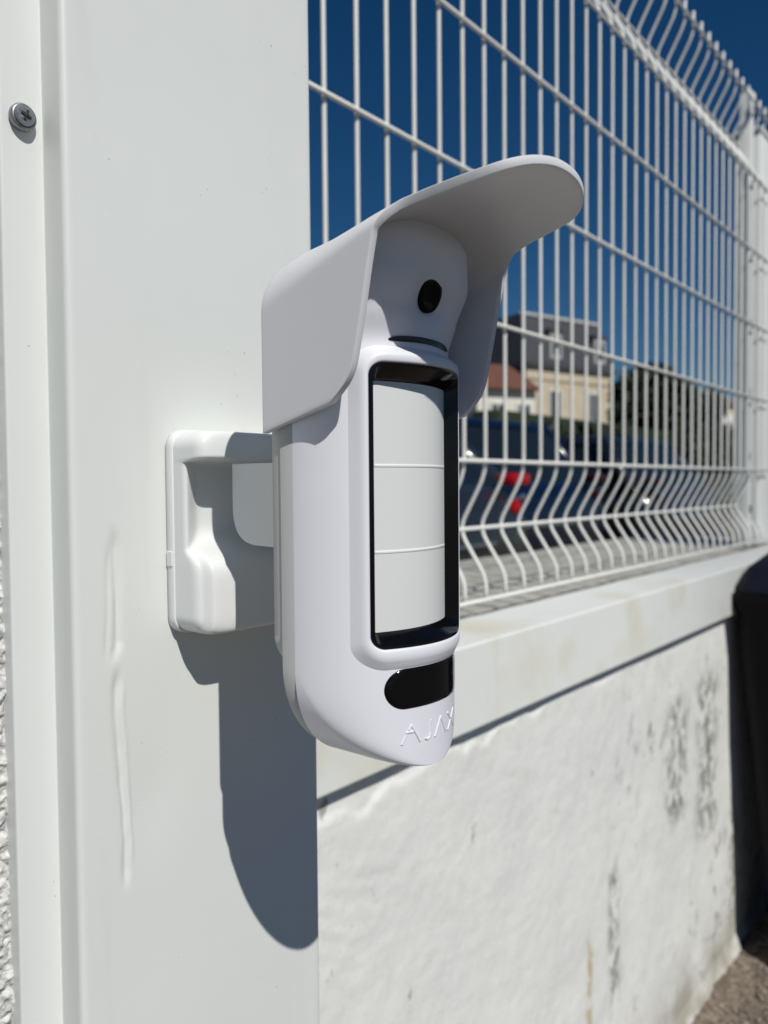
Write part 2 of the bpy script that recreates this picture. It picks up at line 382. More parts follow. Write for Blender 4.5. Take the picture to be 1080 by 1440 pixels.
# tighter outer lips, finer columns on the face
cols = []
for a, b in zip(sec[:-1], sec[1:]):
    L = (b-a).length; n = 1
    if L > .08 and abs(b.x-a.x) > .05: n = 190
    for k in range(n): cols.append(a+(b-a)*k/n)
cols.append(sec[-1])
zr = np.concatenate([np.linspace(0, CZ-.30, 8), np.linspace(CZ-.29, CZ-.165, 40), np.linspace(CZ-.164, CZ-.012, 170), np.linspace(CZ-.011, CZ+.35, 60), np.linspace(CZ+.36, 2.35, 6)])
cx = np.array([p.x for p in cols]); cy = np.array([p.y for p in cols])
gx, gz = np.meshgrid(cx, zr); gy = np.repeat(cy[None, :], len(zr), 0)
front = np.exp(-((gy-.27)/.001)**2)*np.clip((gx-.153)/.006, 0, 1)*np.clip((.268-gx)/.006, 0, 1)
zz = gz-CZ
def dent(x, z, pathz, pathx, wl, amp):
    t = np.interp(z, pathz, pathx); s = np.clip((z-pathz[0])/.010, 0, 1)*np.clip((pathz[-1]-z)/.010, 0, 1); s = s*s*(3-2*s)
    t = t+.0007*vnoise(z, z*0, 60, 77, 2); d = (x-t)/(wl*(1+.5*vnoise(z, z*0+9, 45, 78, 2))); return amp*s*(1+.35*vnoise(z, z*0+4, 70, 79, 2))*np.exp(-d*d)
def valley(x, z, pz, px, wl, amp): return dent(x, z, pz, px, wl, amp)
d = valley(gx, zz, [-.068, -.060, -.040, -.020, -.014], [.1625, .1652, .1652, .1645, .1635], .0019, .0011)
d += valley(gx, zz, [-.068, -.050, -.030, -.018], [.160, .1608, .1615, .1625], .0011, .00040)
d += valley(gx, zz, [-.157, -.137, -.114, -.086, -.068], [.1667, .1672, .1653, .1638, .1646], .0014, .00105)
d -= valley(gx, zz, [-.150, -.137, -.114, -.086, -.072], [.1690, .1694, .1676, .1660, .1668], .0009, .00045)
gy = gy + front*(d + .00045*vnoise(gx, gz, 11, 31, 2) + .0006*np.exp(-((zz+.125)/.02)**2-((gx-.178)/.012)**2))
me = mesh('post_sheet', np.c_[gx.ravel(), gy.ravel(), gz.ravel()], gridfaces(len(zr), len(cols)), True, False)
o = obj('post_sheet', rel(me, PP), M['sheet'], post)
# screw with sealing washer
SX, SY, SZ = .1405, .2868, CZ+.1340
def revolve(name, prof, n=40, ax='y'):
    rings = [[(r_*math.cos(2*math.pi*k/n), yy, r_*math.sin(2*math.pi*k/n)) for k in range(n)] for r_, yy in prof]
    return loft(name, rings, True, True)
scr = obj('screw', sharp(revolve('screw', [(.0030, 0), (.0034, -.0026), (.0036, -.0031), (.0036, -.0036), (.0033, -.0041), (.0012, -.00425), (.0001, -.0043)]), 50), M['zinc'], post, (SX-PP[0], SY-PP[1], SZ))
obj('washer', sharp(revolve('washer', [(.0044, .0002), (.0048, -.0008), (.0048, -.0022), (.0045, -.0028), (.0040, -.0030), (.0037, -.0026), (.0034, -.0024)]), 50), M['zinc'], scr)
obj('seal', revolve('seal', [(.0036, -.00245), (.0040, -.0029), (.0034, -.0034), (.003, -.0030)]), M['epdm'], scr)
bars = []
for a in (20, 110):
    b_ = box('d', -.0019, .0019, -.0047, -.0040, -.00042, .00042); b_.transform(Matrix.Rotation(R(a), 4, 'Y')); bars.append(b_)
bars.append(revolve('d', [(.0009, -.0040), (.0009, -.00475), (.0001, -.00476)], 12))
obj('cross_slot', join('cross_slot', bars), M['slot_shadow'], scr)
# roughcast wall to the left of the post
xa = np.concatenate([np.linspace(-.9, .105, 24)[:-1], np.linspace(.105, .1332, 60)]); za = np.linspace(CZ-.24, CZ+.14, 760)
gx, gz = np.meshgrid(xa, za); nz, nx = gx.shape
hgt = .0016*vnoise(gx, gz, 420, 41, 2)+.0016*np.abs(vnoise(gx, gz, 210, 42, 2))+.001*vnoise(gx, gz, 60, 43, 2)
me = mesh('roughcast_face', np.c_[gx.ravel(), (.2945-hgt).ravel(), gz.ravel()], gridfaces(nz, nx), True, False)
rw = empty('roughcast_wall', (-.4, .4, 0), 0, 'rough white roughcast wall at the far left beside the gate post', 'wall'); RP = (-.4, .4, 0)
obj('roughcast_face', rel(me, RP), M['roughcast'], rw)
obj('core', rel(join('core', [box('c', -.95, .1325, .30, .55, 0, 2.3)]), RP), M['roughcast'], rw)

# ------------------------------------------------------------------ wall bracket
BX, BY = .221, .27
br = empty('wall_bracket', (BX, BY, CZ-.0595), 0, 'white plastic swivel bracket screwed flat to the gate post', 'bracket')
def rrect(hwx, z0, z1, rad, n=8, taper=0):
    pts = []
    for cx_, cz_, a0 in ((hwx-rad, z0+rad, -90), (hwx-rad, z1-rad, 0), (-hwx+rad, z1-rad, 90), (-hwx+rad, z0+rad, 180)):
        for k in range(n+1):
            a = R(a0+90*k/n); pts.append((cx_+rad*math.cos(a), cz_+rad*math.sin(a)))
    return pts
ZB = -.0595
def prism(name, outl, stations):     # stations: (inset, y)
    cxm = sum(p[0] for p in outl)/len(outl); czm = sum(p[1] for p in outl)/len(outl)
    hx = max(abs(p[0]-cxm) for p in outl); hz = max(abs(p[1]-czm) for p in outl)
    rings = [[(cxm+(x-cxm)*(1-i/hx), y, czm+(z-czm)*(1-i/hz)) for x, z in outl] for i, y in stations]
    return loft(name, rings)
o1 = [(x, z-ZB) for x, z in rrect(.0335, -.0595, .0228, .007)]
obj('base_plate', sharp(prism('base_plate', o1, [(.0006, 0), (0, -.0006), (0, -.0045), (.0004, -.0049)]), 60), M['bracket'], br)
obj('latch', box('latch', -.0339, -.0330, -.0042, -.0006, .0275, .0335, .0002, 1), M['bracket'], br)
# cover: depth varies with height (ledge on top, hollow for the tongue, swelling below)
def cover_depth(x, z):
    lo = 1/(1+math.exp((z+.0255)/.0022))                          # swollen lower part
    led = 1/(1+math.exp(-(z-.0098)/.0003))
    d_ = .0052+.0190*lo+.0178*led
    lip = .0130-max(0, .0318-abs(x))*.85                             # flanks slope into the hollow
    d_ -= .0035*lo*max(0, min(1, (abs(x)-.0285)/.002))
    k_ = .0009; d_ = k_*math.log(math.exp(d_/k_)+math.exp(lip/k_))
    return d_
nz_, nx_ = 120, 70
HX, Z0, Z1, RC = .0329, -.0590, .0223, .0075
vv = []
for i in range(nz_):
    z = Z0+(Z1-Z0)*(.5-.5*math.cos(math.pi*i/(nz_-1))) if False else Z0+(Z1-Z0)*i/(nz_-1)
    if z < Z0+RC: hx = HX-RC+math.sqrt(max(0, RC**2-(Z0+RC-z)**2))
    elif z > Z1-RC: hx = HX-RC+math.sqrt(max(0, RC**2-(z-Z1+RC)**2))
    else: hx = HX
    row = []
    for j in range(nx_):
        t = -1+2*j/(nx_-1); xx = hx*math.sin(t*math.pi/2)
        e = (1-min(1, abs(xx)/hx if hx > 0 else 1)**9)**(1/9)
        ez = (1-abs((z-(Z0+Z1)/2)/((Z1-Z0)/2))**16)**(1/16)
        row.append((xx, -.0047-(cover_depth(xx, z)-.0047)*e*ez, z-ZB))
    vv += row
cv = obj('cover', sharp(mesh('cover', vv, gridfaces(nz_, nx_), True), 55), M['bracket'], br)

# ------------------------------------------------------------------ motion detector
DX, DY, DZ0 = .220, .1936, -.097
det = empty('motion_detector', (DX, DY, CZ+DZ0), 0, 'white outdoor motion detector with rain hood and camera, fixed to the bracket', 'detector')
ZO = -DZ0
HWD, ZC = .035, -.062
def lerp(x, xs_, ys_): return float(np.interp(x, xs_, ys_))
def sm(x, xs_, ys_):
    x = max(xs_[0], min(xs_[-1], x))
    for i in range(len(xs_)-1):
        if x <= xs_[i+1]:
            t = (x-xs_[i])/(xs_[i+1]-xs_[i]); t = t*t*(3-2*t); return ys_[i]+(ys_[i+1]-ys_[i])*t
    return ys_[-1]
def Cz(z): return sm(z, [-.1, .033, .048, .058, .071, .081, .0885], [.0335, .0335, .0308, .0326, .0372, .0370, .0345])
def Pz(z): return sm(z, [-.1, .046, .068, .09], [2.0, 2.0, 3.3, 3.3])
def front(X, z, dish=True):
    b_ = Cz(z)*max(0, 1-abs(X/HWD)**Pz(z))**.5
    if dish:
        rr = math.hypot(X+.0005, (z-.0650)*.92)/.0135
        if rr < 1: b_ -= .0036*(1-rr*rr)**1.6
    return -b_
def wz(z):
    if z < ZC: return HWD*max(0, 1-abs((z-ZC)/HWD)**2.3)**(1/2.3)
    if z > .0685: return HWD*max(0, 1-((z-.0685)/.0195)**2.6)**(1/2.6)
    return HWD
def hood_pt(s_or_a, side, Yv):
    zs_ = lerp(Yv, [-.09, -.058, -.046, -.034, .0, .0112], [.0790, .0793, .0788, .0755, .0630, .0590])
    zt_ = lerp(Yv, [-.085, -.054, -.034, -.014, .0014, .0066, .0112], [.0961, .0929, .0900, .0875, .0868, .0857, .0846])
    zb_ = lerp(Yv, [-.031, .0112], [.0288, .0178])
    hwid = .0382
    if side:
        s, sg = s_or_a; return (sg*hwid, Yv, zb_+(zs_-zb_)*s)
    a = s_or_a; p = 1.95
    cx_, sx_ = math.cos(a), math.sin(a)
    return (-hwid*math.copysign(abs(cx_)**(2/p), cx_), Yv, zs_+(zt_-zs_)*abs(sx_)**(2/p))
def hood_inner(X, Yv):
    x0, y0, zs_ = hood_pt((1, 1), True, Yv); zt_ = hood_pt(math.pi/2, False, Yv)[2]
    return zs_+(zt_-zs_)*max(0, 1-min(1, abs(X)/.0382)**1.95)**(1/1.95)-.0026
zl = [ZC-HWD*math.sin(t) for t in np.linspace(math.pi/2, 0, 46)] + list(np.linspace(ZC, .0685, 120))[1:] + [.0685+.0195*math.sin(t) for t in np.linspace(0, math.pi/2, 26)][1:]
NC = 101; vv = []
for z in zl:
    wv = wz(z)
    for j in range(NC):
        s = math.sin((-1+2*j/(NC-1))*math.pi/2); X = wv*s
        nn_ = sm(z, [-.097, -.082, -.060], [9, 9.5, 18]); yy = front(X, z)*(max(0, 1-abs(s)**nn_))**(1/nn_)
        vv.append((X, yy, (min(z, hood_inner(X, yy)) if z > .045 else z)+ZO))
fcs = [q for q in gridfaces(len(zl), NC) if not all(abs(vv[k][0]) < .0274 and -.0575 < vv[k][2]-ZO < .0428 for k in q)]
me = mesh('front_shell', vv, fcs, True); obj('front_shell', sharp(me, 50), M['shell'], det)
# rear shell / mounting plate (stadium bottom, rounded top)
def outline(hw_, zc, zt, rt, n=22, squash=1):
    pts = [(hw_*math.cos(a), zc+squash*hw_*math.sin(a)) for a in np.linspace(-math.pi, 0, 2*n+1)]
    pts += [(hw_-rt+rt*math.cos(a), zt-rt+rt*math.sin(a)) for a in np.linspace(0, math.pi/2, n)]
    pts += [(-hw_+rt+rt*math.cos(a), zt-rt+rt*math.sin(a)) for a in np.linspace(math.pi/2, math.pi, n)]
    return [(x, z+ZO) for x, z in pts]
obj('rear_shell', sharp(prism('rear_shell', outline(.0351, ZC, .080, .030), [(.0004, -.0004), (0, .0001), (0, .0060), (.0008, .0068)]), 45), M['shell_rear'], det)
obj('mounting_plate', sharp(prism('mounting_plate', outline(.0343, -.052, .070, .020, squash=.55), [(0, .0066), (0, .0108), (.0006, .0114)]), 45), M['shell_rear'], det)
# bezel round the window
def G(X): return -(.0352-.0092*(X/.026)**2)
def loop(hw_, z0, z1, rad, n=14, m_=14):
    """closed rounded rectangle with points along its edges too"""
    pts = []
    cs = ((hw_-rad, z0+rad, -90), (hw_-rad, z1-rad, 0), (-hw_+rad, z1-rad, 90), (-hw_+rad, z0+rad, 180))
    for i, (cx_, cz_, a0) in enumerate(cs):
        for k in range(n+1):
            a = R(a0+90*k/n); pts.append((cx_+rad*math.cos(a), cz_+rad*math.sin(a)))
        nx2, nz2, a2 = cs[(i+1) % 4]; q = (nx2+rad*math.cos(R(a2)), nz2+rad*math.sin(R(a2))); p = pts[-1]
        for k in range(1, m_): pts.append((p[0]+(q[0]-p[0])*k/m_, p[1]+(q[1]-p[1])*k/m_))
    return pts
def ring(hw_, z0, z1, rad, yf): return [(x, yf(x, z), z+ZO) for x, z in loop(hw_, z0, z1, rad)]
base = lambda x, z: front(x, z, False)
blend = lambda k, d_=0: (lambda x, z: base(x, z)*(1-k)+G(x)*k+d_)
ZW0, ZW1 = -.0545, .0400
rings = [ring(.0288, ZW0-.0085, ZW1+.0066, .0095, blend(0, .0012)),
         ring(.0283, ZW0-.0070, ZW1+.0056, .0088, blend(.12)),
         ring(.0279, ZW0-.0056, ZW1+.0046, .0080, blend(.42)),
         ring(.0276, ZW0-.0046, ZW1+.0038, .0074, blend(.72)),
         ring(.0272, ZW0-.0036, ZW1+.0031, .0068, blend(.93)),
         ring(.0267, ZW0-.0024, ZW1+.0021, .0060, blend(1.0)),
         ring(.0261, ZW0-.0008, ZW1+.0008, .0052, blend(1.0, .00005)),
         ring(.0256, ZW0, ZW1, .0047, blend(1.0, .0004)),
         ring(.0255, ZW0, ZW1, .0047, blend(1.0, .0030))]
obj('window_bezel', loft('window_bezel', rings, False, False), M['shell'], det)
def LY(x): return -(.0285-.0060*(x/.0222)**2)
rings = [ring(.0256, ZW0, ZW1, .0047, blend(1.0, .0010)),
         ring(.0253, ZW0+.0003, ZW1-.0003, .0044, blend(1.0, .0003)),
         ring(.0243, ZW0+.0011, ZW1-.0010, .0036, blend(1.0, .0004)),
         ring(.0239, ZW0+.0015, ZW1-.0014, .0032, blend(1.0, .0009)),
         ring(.0206, ZW0+.0046, ZW1-.0052, .0012, lambda x, z: LY(x)+.0002),
         ring(.0198, ZW0+.0052, ZW1-.0058, .0010, lambda x, z: LY(x)+.0010)]
fr = loft('window_frame', rings, False, False); sharp(fr, 40)
obj('window_frame', fr, M['gloss'], det)
LZ0, LZ1 = ZW0+.0049, ZW1-.0055
nz_, nx_ = 90, 40; vv = []
ZR = [LZ1-(LZ1-LZ0)*.335, LZ1-(LZ1-LZ0)*.68]
for i in range(nz_):
    z = LZ0+(LZ1-LZ0)*i/(nz_-1)
    for j in range(nx_):
        x = -.0202+.0404*j/(nx_-1); vv.append((x, LY(x)+.0004, z+ZO))
ln = obj('lens', mesh('lens', vv, gridfaces(nz_, nx_), True), M['fresnel'], det)
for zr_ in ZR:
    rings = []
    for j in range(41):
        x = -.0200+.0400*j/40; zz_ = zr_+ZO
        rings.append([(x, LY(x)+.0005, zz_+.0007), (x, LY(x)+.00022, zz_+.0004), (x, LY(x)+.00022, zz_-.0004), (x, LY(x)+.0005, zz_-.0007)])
    obj('lens_ridge', loft('lens_ridge', rings), M['ridge_highlight'], ln)
# patches that follow the shell
def patch(name, outl, off, mat, dish=False, n=8, thick=.0006):
    cx_ = sum(p[0] for p in outl)/len(outl); cz_ = sum(p[1] for p in outl)/len(outl)
    L = [(1.0, thick)]+[(1-i/n*.999, -off) for i in range(n+1)]
    rings = [[(cx_+(x-cx_)*k, front(cx_+(x-cx_)*k, cz_+(z-cz_)*k, dish)+d_, cz_+(z-cz_)*k+ZO) for x, z in outl] for k, d_ in L]
    return loft(name, rings, False, True)
hw_, hz_ = .0205, .0068; zc_ = -.0686
pts = [(hw_-hz_+hz_*math.cos(a), zc_+hz_*math.sin(a)) for a in np.linspace(-math.pi/2, math.pi/2, 24)]
pts += [(x, zc_+hz_) for x in np.linspace(hw_-hz_, -hw_+hz_, 26)[1:-1]]
pts += [(-hw_+hz_+hz_*math.cos(a), zc_+hz_*math.sin(a)) for a in np.linspace(math.pi/2, 1.5*math.pi, 24)]
pts += [(x, zc_-hz_) for x in np.linspace(-hw_+hz_, hw_-hz_, 26)[1:-1]]
obj('infrared_window', patch('infrared_window', pts, .00022, M['gloss']), M['gloss'], det)
rings = []
for x in np.linspace(-.0168, .0168, 61):
    hh = .0010*max(0, 1-abs(x/.0169)**6)**.5; zc2 = .0490-.0008*(x/.0165)**2; y2 = front(x, zc2, False)
    rings.append([(x, y2+.0006, zc2-hh+ZO), (x, front(x, zc2-hh, False)-.0003, zc2-hh+ZO), (x, y2-.0004, zc2+ZO), (x, front(x, zc2+hh, False)-.0003, zc2+hh+ZO), (x, y2+.0006, zc2+hh+ZO)])
obj('indicator_strip', sharp(loft('indicator_strip', rings), 60), M['led'], det)
# camera window in its dish
rim_ = [(-.0005+.0063*math.cos(a), .0655+.0066*math.sin(a)) for a in np.linspace(0, 2*math.pi, 56, endpoint=False)]
ym = sum(front(x, z) for x, z in rim_)/56; rings = []
for k, d_ in ((1.0, .0012), (1.0, -.0003), (.95, -.0005), (.7, -.0006), (.35, -.0007), (.01, -.0007)):
    rings.append([(-.0005+.0060*k*math.cos(a), front(-.0005+.0060*k*math.cos(a), .0650+.0063*k*math.sin(a))*.55+ym*.45+d_, .0650+.0063*k*math.sin(a)+ZO) for a in np.linspace(0, 2*math.pi, 56, endpoint=False)])
obj('camera_window', loft('camera_window', rings, False, True), M['lensglass'], det)
# raised lettering
def stroke(pl, wd=.00075, h=.00034, n=10):
    """ribbon of strokes on the shell, pl in (X, z)"""
    pl = [Vector((p[0], p[1])) for p in pl]; P_ = []
    for a, b in zip(pl[:-1], pl[1:]):
        for k in range(n): P_.append(a+(b-a)*k/n)
    P_.append(pl[-1]); rings = []
    for i, p in enumerate(P_):
        t = (P_[min(i+1, len(P_)-1)]-P_[max(i-1, 0)]).normalized(); nn = Vector((-t.y, t.x))
        q = []
        for s, hh in ((-1, -.0003), (-1, h*.6), (-.6, h), (.6, h), (1, h*.6), (1, -.0003)):
            a = p+nn*wd/2*s; q.append((a.x, front(a.x, a.y, False)-hh, a.y+ZO))
        rings.append(q)
    return loft('stroke', rings)
tz0, tz1 = -.0875, -.0812
def letter(nm, strokes): obj(nm, sharp(join(nm, [stroke(s) for s in strokes]), 50), M['shell'], det)
h_ = tz1-tz0
letter('letter_a', [[(-.0152, tz0), (-.0133, tz0+.55*h_)], [(-.0138, tz0+.62*h_), (-.0108, tz0+.62*h_)], [(-.0125, tz0+.72*h_), (-.0116, tz1), (-.0080, tz0)]])
letter('letter_j', [[(-.0030, tz1), (-.0030, tz0+.30*h_), (-.0036, tz0+.08*h_), (-.0046, tz0), (-.0060, tz0+.1*h_)]])
letter('letter_a', [[(-.0008, tz0), (.0028, tz1), (.0064, tz0)]])
letter('letter_x', [[(.0082, tz0), (.0142, tz1)], [(.0082, tz1), (.0142, tz0)]])
# tongue that plugs into the bracket
prof = bend([(.0108, .0085, 0), (.0505, .0085, 0), (.0505, -.0225, 0), (.0108, -.0235, 0)], .0145, 10)
prof[1:12] = [Vector((.0505, .0085, 0))]
rings = [[(x, p.x-(.0008 if abs(x) > .0195 else 0), p.y+ZO) for p in prof] for x in (-.0200, -.0192, .0192, .0200)]
obj('mounting_tongue', sharp(loft('mounting_tongue', rings), 35), M['bracket'], det)
# rain hood
NS, NA, NY = 26, 61, 46
def yf_side(s): return lerp(s, [0, .03, .08, .16, .28, .5, .75, .9, 1], [-.0205, -.0245, -.0280, -.0301, -.0314, -.0338, -.0362, -.0378, -.0392])
vx = [0, .21, .445, .60, .70, .755, .775, .79, .815, .85, .90, .955, 1.0]
vy = [-.0832, -.0829, -.0808, -.0775, -.0735, -.0690, -.0630, -.0535, -.0500, -.0470, -.0442, -.0416, -.0392]
colsH = []
for i in range(NS): colsH.append(((i/(NS-1), -1), True, yf_side(i/(NS-1))))
for i in range(1, NA-1):
    a = math.pi*i/(NA-1); xr = abs(math.cos(a))**(2/1.95); colsH.append((a, False, lerp(xr, vx, vy)))
for i in range(NS): colsH.append(((1-i/(NS-1), 1), True, yf_side(1-i/(NS-1))))
# smooth the front edge line along the hood
yfs = np.array([c_[2] for c_ in colsH])
for _ in range(4): yfs[1:-1] = .25*yfs[:-2]+.5*yfs[1:-1]+.25*yfs[2:]
vv = []
for c_, yf_ in zip(colsH, yfs):
    for k in range(NY):
        t = k/(NY-1); Yv = .0112+(yf_-.0112)*t
        p = hood_pt(c_[0], c_[1], Yv); vv.append((p[0], p[1], p[2]+ZO))
me = mesh('hood', vv, gridfaces(len(colsH), NY), True)
o = obj('hood', me, M['hood'], det)
md = o.modifiers.new('solid', 'SOLIDIFY'); md.thickness = .0027; md.offset = -1; md.use_even_offset = True
md = o.modifiers.new('bevel', 'BEVEL'); md.width = .0005; md.segments = 2; md.limit_method = 'ANGLE'; md.angle_limit = R(50)

# ------------------------------------------------------------------ wheelie bin
bn = empty('wheelie_bin', (2.065, .235, 0), 0, 'black plastic wheelie bin with dark lid standing against the wall', 'bin')
def ringr(hx, hy, z, rad=.05, cx_=0, cy_=0, n=6):
    return [(cx_+x, cy_+y, z) for x, y in [(a, b-0) for a, b in [(p[0], p[1]) for p in [(q[0], q[1]) for q in rrect2(hx, hy, rad, n)]]]]
def rrect2(hx, hy, rad, n=6):
    pts = []
    for sx_, sy_, a0 in ((1, -1, -90), (1, 1, 0), (-1, 1, 90), (-1, -1, 180)):
        for k in range(n+1):
            a = R(a0+90*k/n); pts.append((sx_*(hx-rad)+rad*math.cos(a), sy_*(hy-rad)+rad*math.sin(a)))
    return pts
rings = [ringr(.205, .205, .02, .05), ringr(.21, .21, .05, .05), ringr(.278, .272, .80, .04), ringr(.300, .278, .835, .03), ringr(.300, .278, .850, .03)]
obj('body', sharp(loft('body', rings), 40), M['bin'], bn)
rings = [ringr(.292, .272, .853, .04), ringr(.290, .270, .868, .04), ringr(.262, .262, .900, .07), ringr(.215, .235, .930, .09), ringr(.12, .14, .945, .08)]
obj('lid', sharp(loft('lid', rings), 45), M['lid'], bn)
obj('handle', tube('handle', [(-.19, -.290, .86), (.19, -.290, .86)], .012), M['bin'], bn)
for s in (-1, 1):
    obj('wheel', sharp(tube('wheel', [(s*.215, -.21, .10), (s*.26, -.21, .10)], .095, 24), 40), M['tyre'], bn)

# ------------------------------------------------------------------ parked cars (rear towards the fence)
def car(loc, rz, pm, label, tm, L=4.1, Wd=1.76, H=1.46, sh=.93):
    c_ = empty('parked_car', loc, rz, label, 'car', 'cars parked behind the fence')
    hw_ = Wd/2
    st = [(0.0, .86, .42, sh-.14), (.05, .95, .36, sh-.05), (.18, .99, .30, sh), (.8, 1, .24, sh+.01), (1.6, 1, .2, sh-.01), (2.7, 1, .2, sh-.03), (3.1, .99, .22, sh-.07), (3.7, .95, .24, sh-.16), (L-.08, .86, .30, sh-.26), (L, .74, .40, sh-.34)]
    rings = []
    for y, k, z0, z1 in st:
        rg = []
        for a in np.linspace(0, 2*math.pi, 36, endpoint=False):
            ca, sa = math.cos(a), math.sin(a)
            rg.append((hw_*k*math.copysign(abs(ca)**.35, ca), y, (z0+z1)/2+(z1-z0)/2*math.copysign(abs(sa)**.45, sa)))
        rings.append(rg)
    obj('body', sharp(loft('body', rings), 55), pm, c_)
    y0, y1, t0, t1 = .12, 2.95, .48, 2.0
    def cab(z, k): # rectangle ring of cabin at relative height k
        yy0, yy1 = y0+(t0-y0)*k, y1+(t1-y1)*k; hx = hw_*(.93-.18*k)
        return [(x_, y_, z) for x_, y_ in [(p[0], (yy0+yy1)/2+p[1]) for p in rrect2(hx, (yy1-yy0)/2, .10, 5)]]
    zb, zt = sh-.05, H-.05
    rings = [cab(zb+(zt-zb)*k, k) for k in (0, .35, .7, 1)]
    gl = obj('windows', sharp(loft('windows', rings), 40), M['glass'], c_)
    rings = [cab(zt-.03, .95), cab(zt, 1.0), cab(zt+.03, 1.06), cab(H, 1.35)]
    rings[0] = [(x*1.03, 1.24+(y-1.24)*1.02, z) for x, y, z in rings[0]]; rings[1] = [(x*1.03, 1.24+(y-1.24)*1.02, z) for x, y, z in rings[1]]
    obj('roof', sharp(loft('roof', rings), 50), pm, c_)
    for s in (-1, 1):
        for ya, yb, wq in ((y0+.08, t0+.08, .07), (y1-.06, t1-.06, .035), (1.35, 1.28, .04)):
            obj('roof_pillar', tube('roof_pillar', [(s*hw_*.925, ya, zb), (s*hw_*.76, yb, zt)], wq, 6), pm, c_)
        tl = obj('tail_light', box('tail_light', s*hw_*.78-.09, s*hw_*.78+.09, -.015, .10, sh-.02, sh+.045, .02), tm, c_)
        obj('brake_light', box('brake_light', s*hw_*.72-.04, s*hw_*.72+.04, -.018, .10, sh-.17, sh-.10, .02), tm, c_)
        obj('reverse_lamp', box('reverse_lamp', s*hw_*.78-.03, s*hw_*.78+.03, -.022, .02, sh-.10, sh-.06, .012), M['chrome'], tl)
        obj('reflector', box('reflector', s*hw_*.70-.07, s*hw_*.70+.07, -.03, .02, .50, .545, .01), tm, c_)
        for yw in (.72, 3.28):
            wh = empty('wheel', (s*(hw_-.11), yw, .31)); wh.parent = c_
            ty = tube('tyre', [(-.10, 0, 0), (-.085, 0, 0), (.085, 0, 0), (.10, 0, 0)], [.27, .31, .31, .27], 28); obj('tyre', sharp(ty, 40), M['tyre'], wh)
            obj('rim', sharp(tube('rim', [(s*.085, 0, 0), (s*.104, 0, 0), (s*.108, 0, 0)], [.21, .20, .10], 24), 40), M['rim'], wh)
    obj('bumper', box('bumper', -hw_*.90, hw_*.90, -.05, .25, .32, .60, .05, 3), pm, c_)
    obj('number_plate', box('number_plate', -.26, .26, -.058, -.052, .40, .50, .002, 1), M['plate'], c_)
    obj('hatch_trim', box('hatch_trim', -.40, .40, -.02, .03, .775, .80, .006), M['chrome'], c_)
    obj('rear_wiper', box('rear_wiper', -.30, .02, .10, .12, sh+.03, sh+.045, .003, 1), M['trim'], c_)
    return c_
car((3.02, 2.12, 0), 0, M['charcoal'], 'charcoal grey hatchback with red tail lights parked nearest behind the fence', M['tail'], H=1.47, sh=1.10, Wd=1.72)
car((5.25, 2.75, 0), R(-4), M['navy'], 'dark navy blue car parked beyond the charcoal hatchback', M['tail_dark'], H=1.60, sh=1.12, Wd=1.82)
car((7.35, 2.45, 0), R(-3), M['blackcar'], 'black car parked farthest along, beyond the navy one', M['tail_dark'], H=1.52, sh=1.08)

# ------------------------------------------------------------------ background buildings and trees
def house_box(parent, name, mat, x0, x1, y0, y1, z0, z1): return obj(name, box(name, x0, x1, y0, y1, z0, z1), mat, parent)
def window(parent, x, z, wd, hg, y, mat=None, bars=True):
    wn = obj('window', box('window', x-wd/2, x+wd/2, y-.05, y+.03, z, z+hg), M['pane'], parent)
    for a, b, c_, d_ in ((x-wd/2-.08, x-wd/2+.03, z, z+hg), (x+wd/2-.03, x+wd/2+.08, z, z+hg), (x-wd/2-.08, x+wd/2+.08, z+hg-.02, z+hg+.1), (x-.04, x+.04, z, z+hg)):
        obj('frame', box('frame', a, b, y-.10, y-.052, c_, d_), M['whitewood'], wn)
    obj('sill', box('sill', x-wd/2-.15, x+wd/2+.15, y-.18, y-.002, z-.14, z-.003), M['whitewood'], wn)
    return wn
hs = empty('stone_house', (44.5, 25.15, 0), R(-16.0), 'tall beige stone house with dark slate mansard roof and white dormers', 'house')
house_box(hs, 'wall', M['limestone'], 0, 8.2, 0, 9, 0, 8.55)
house_box(hs, 'cornice', M['slate'], -.25, 8.45, -.25, 9.2, 8.553, 8.85)
house_box(hs, 'string_course', M['limestone'], -.05, 8.25, -.08, -.003, 7.75, 8.0)
rings = [[(-.15, -.12, 8.853), (8.35, -.12, 8.853), (8.35, 9, 8.853), (-.15, 9, 8.853)], [(.15, .7, 12.0), (7.4, .7, 12.0), (7.4, 8.2, 12.0), (.15, 8.2, 12.0)], [(1.5, 3, 12.35), (6, 3, 12.35), (6, 6, 12.35), (1.5, 6, 12.35)]]
M['dormer'] = NM('weathered_joinery', (.42, .42, .40), .6).m
rf = obj('roof', loft('roof', rings, smooth=False), M['slate'], hs)
obj('ridge_flashing', box('ridge_flashing', .1, 7.5, .60, .72, 11.95, 12.12), M['greyrender'], rf)
for dx in (2.65, 6.9):
    dm = obj('dormer', box('dormer', dx-.55, dx+.55, -.05, 1.0, 9.2, 10.9), M['dormer'], rf)
    obj('dormer_pane', box('dormer_pane', dx-.32, dx+.32, -.09, -.06, 9.45, 10.55), M['pane'], rf)
    obj('dormer_head', box('dormer_head', dx-.7, dx+.7, -.15, 1.1, 10.903, 11.1), M['slate'], rf)
for wx in (2.55, 6.3):
    window(hs, wx, 5.0, .95, 2.1, -.004); window(hs, wx, 1.6, .95, 2.1, -.004)
house_box(hs, 'chimney', M['brick_unlit'], 3.9, 4.6, 4, 5, 11.5, 13.0)
gable = obj('gable_shadow_sheet', box('gable_shadow_sheet', -.06, -.003, .1, 8.9, 3.0, 8.5), M['brick_unlit'], hs)  # thin dark sheet puts the gable's shadow into its colour
lh = empty('small_house', (33.3, 21.6, 0), R(-28), 'low cream house with red tiled roof left of the stone house', 'house')
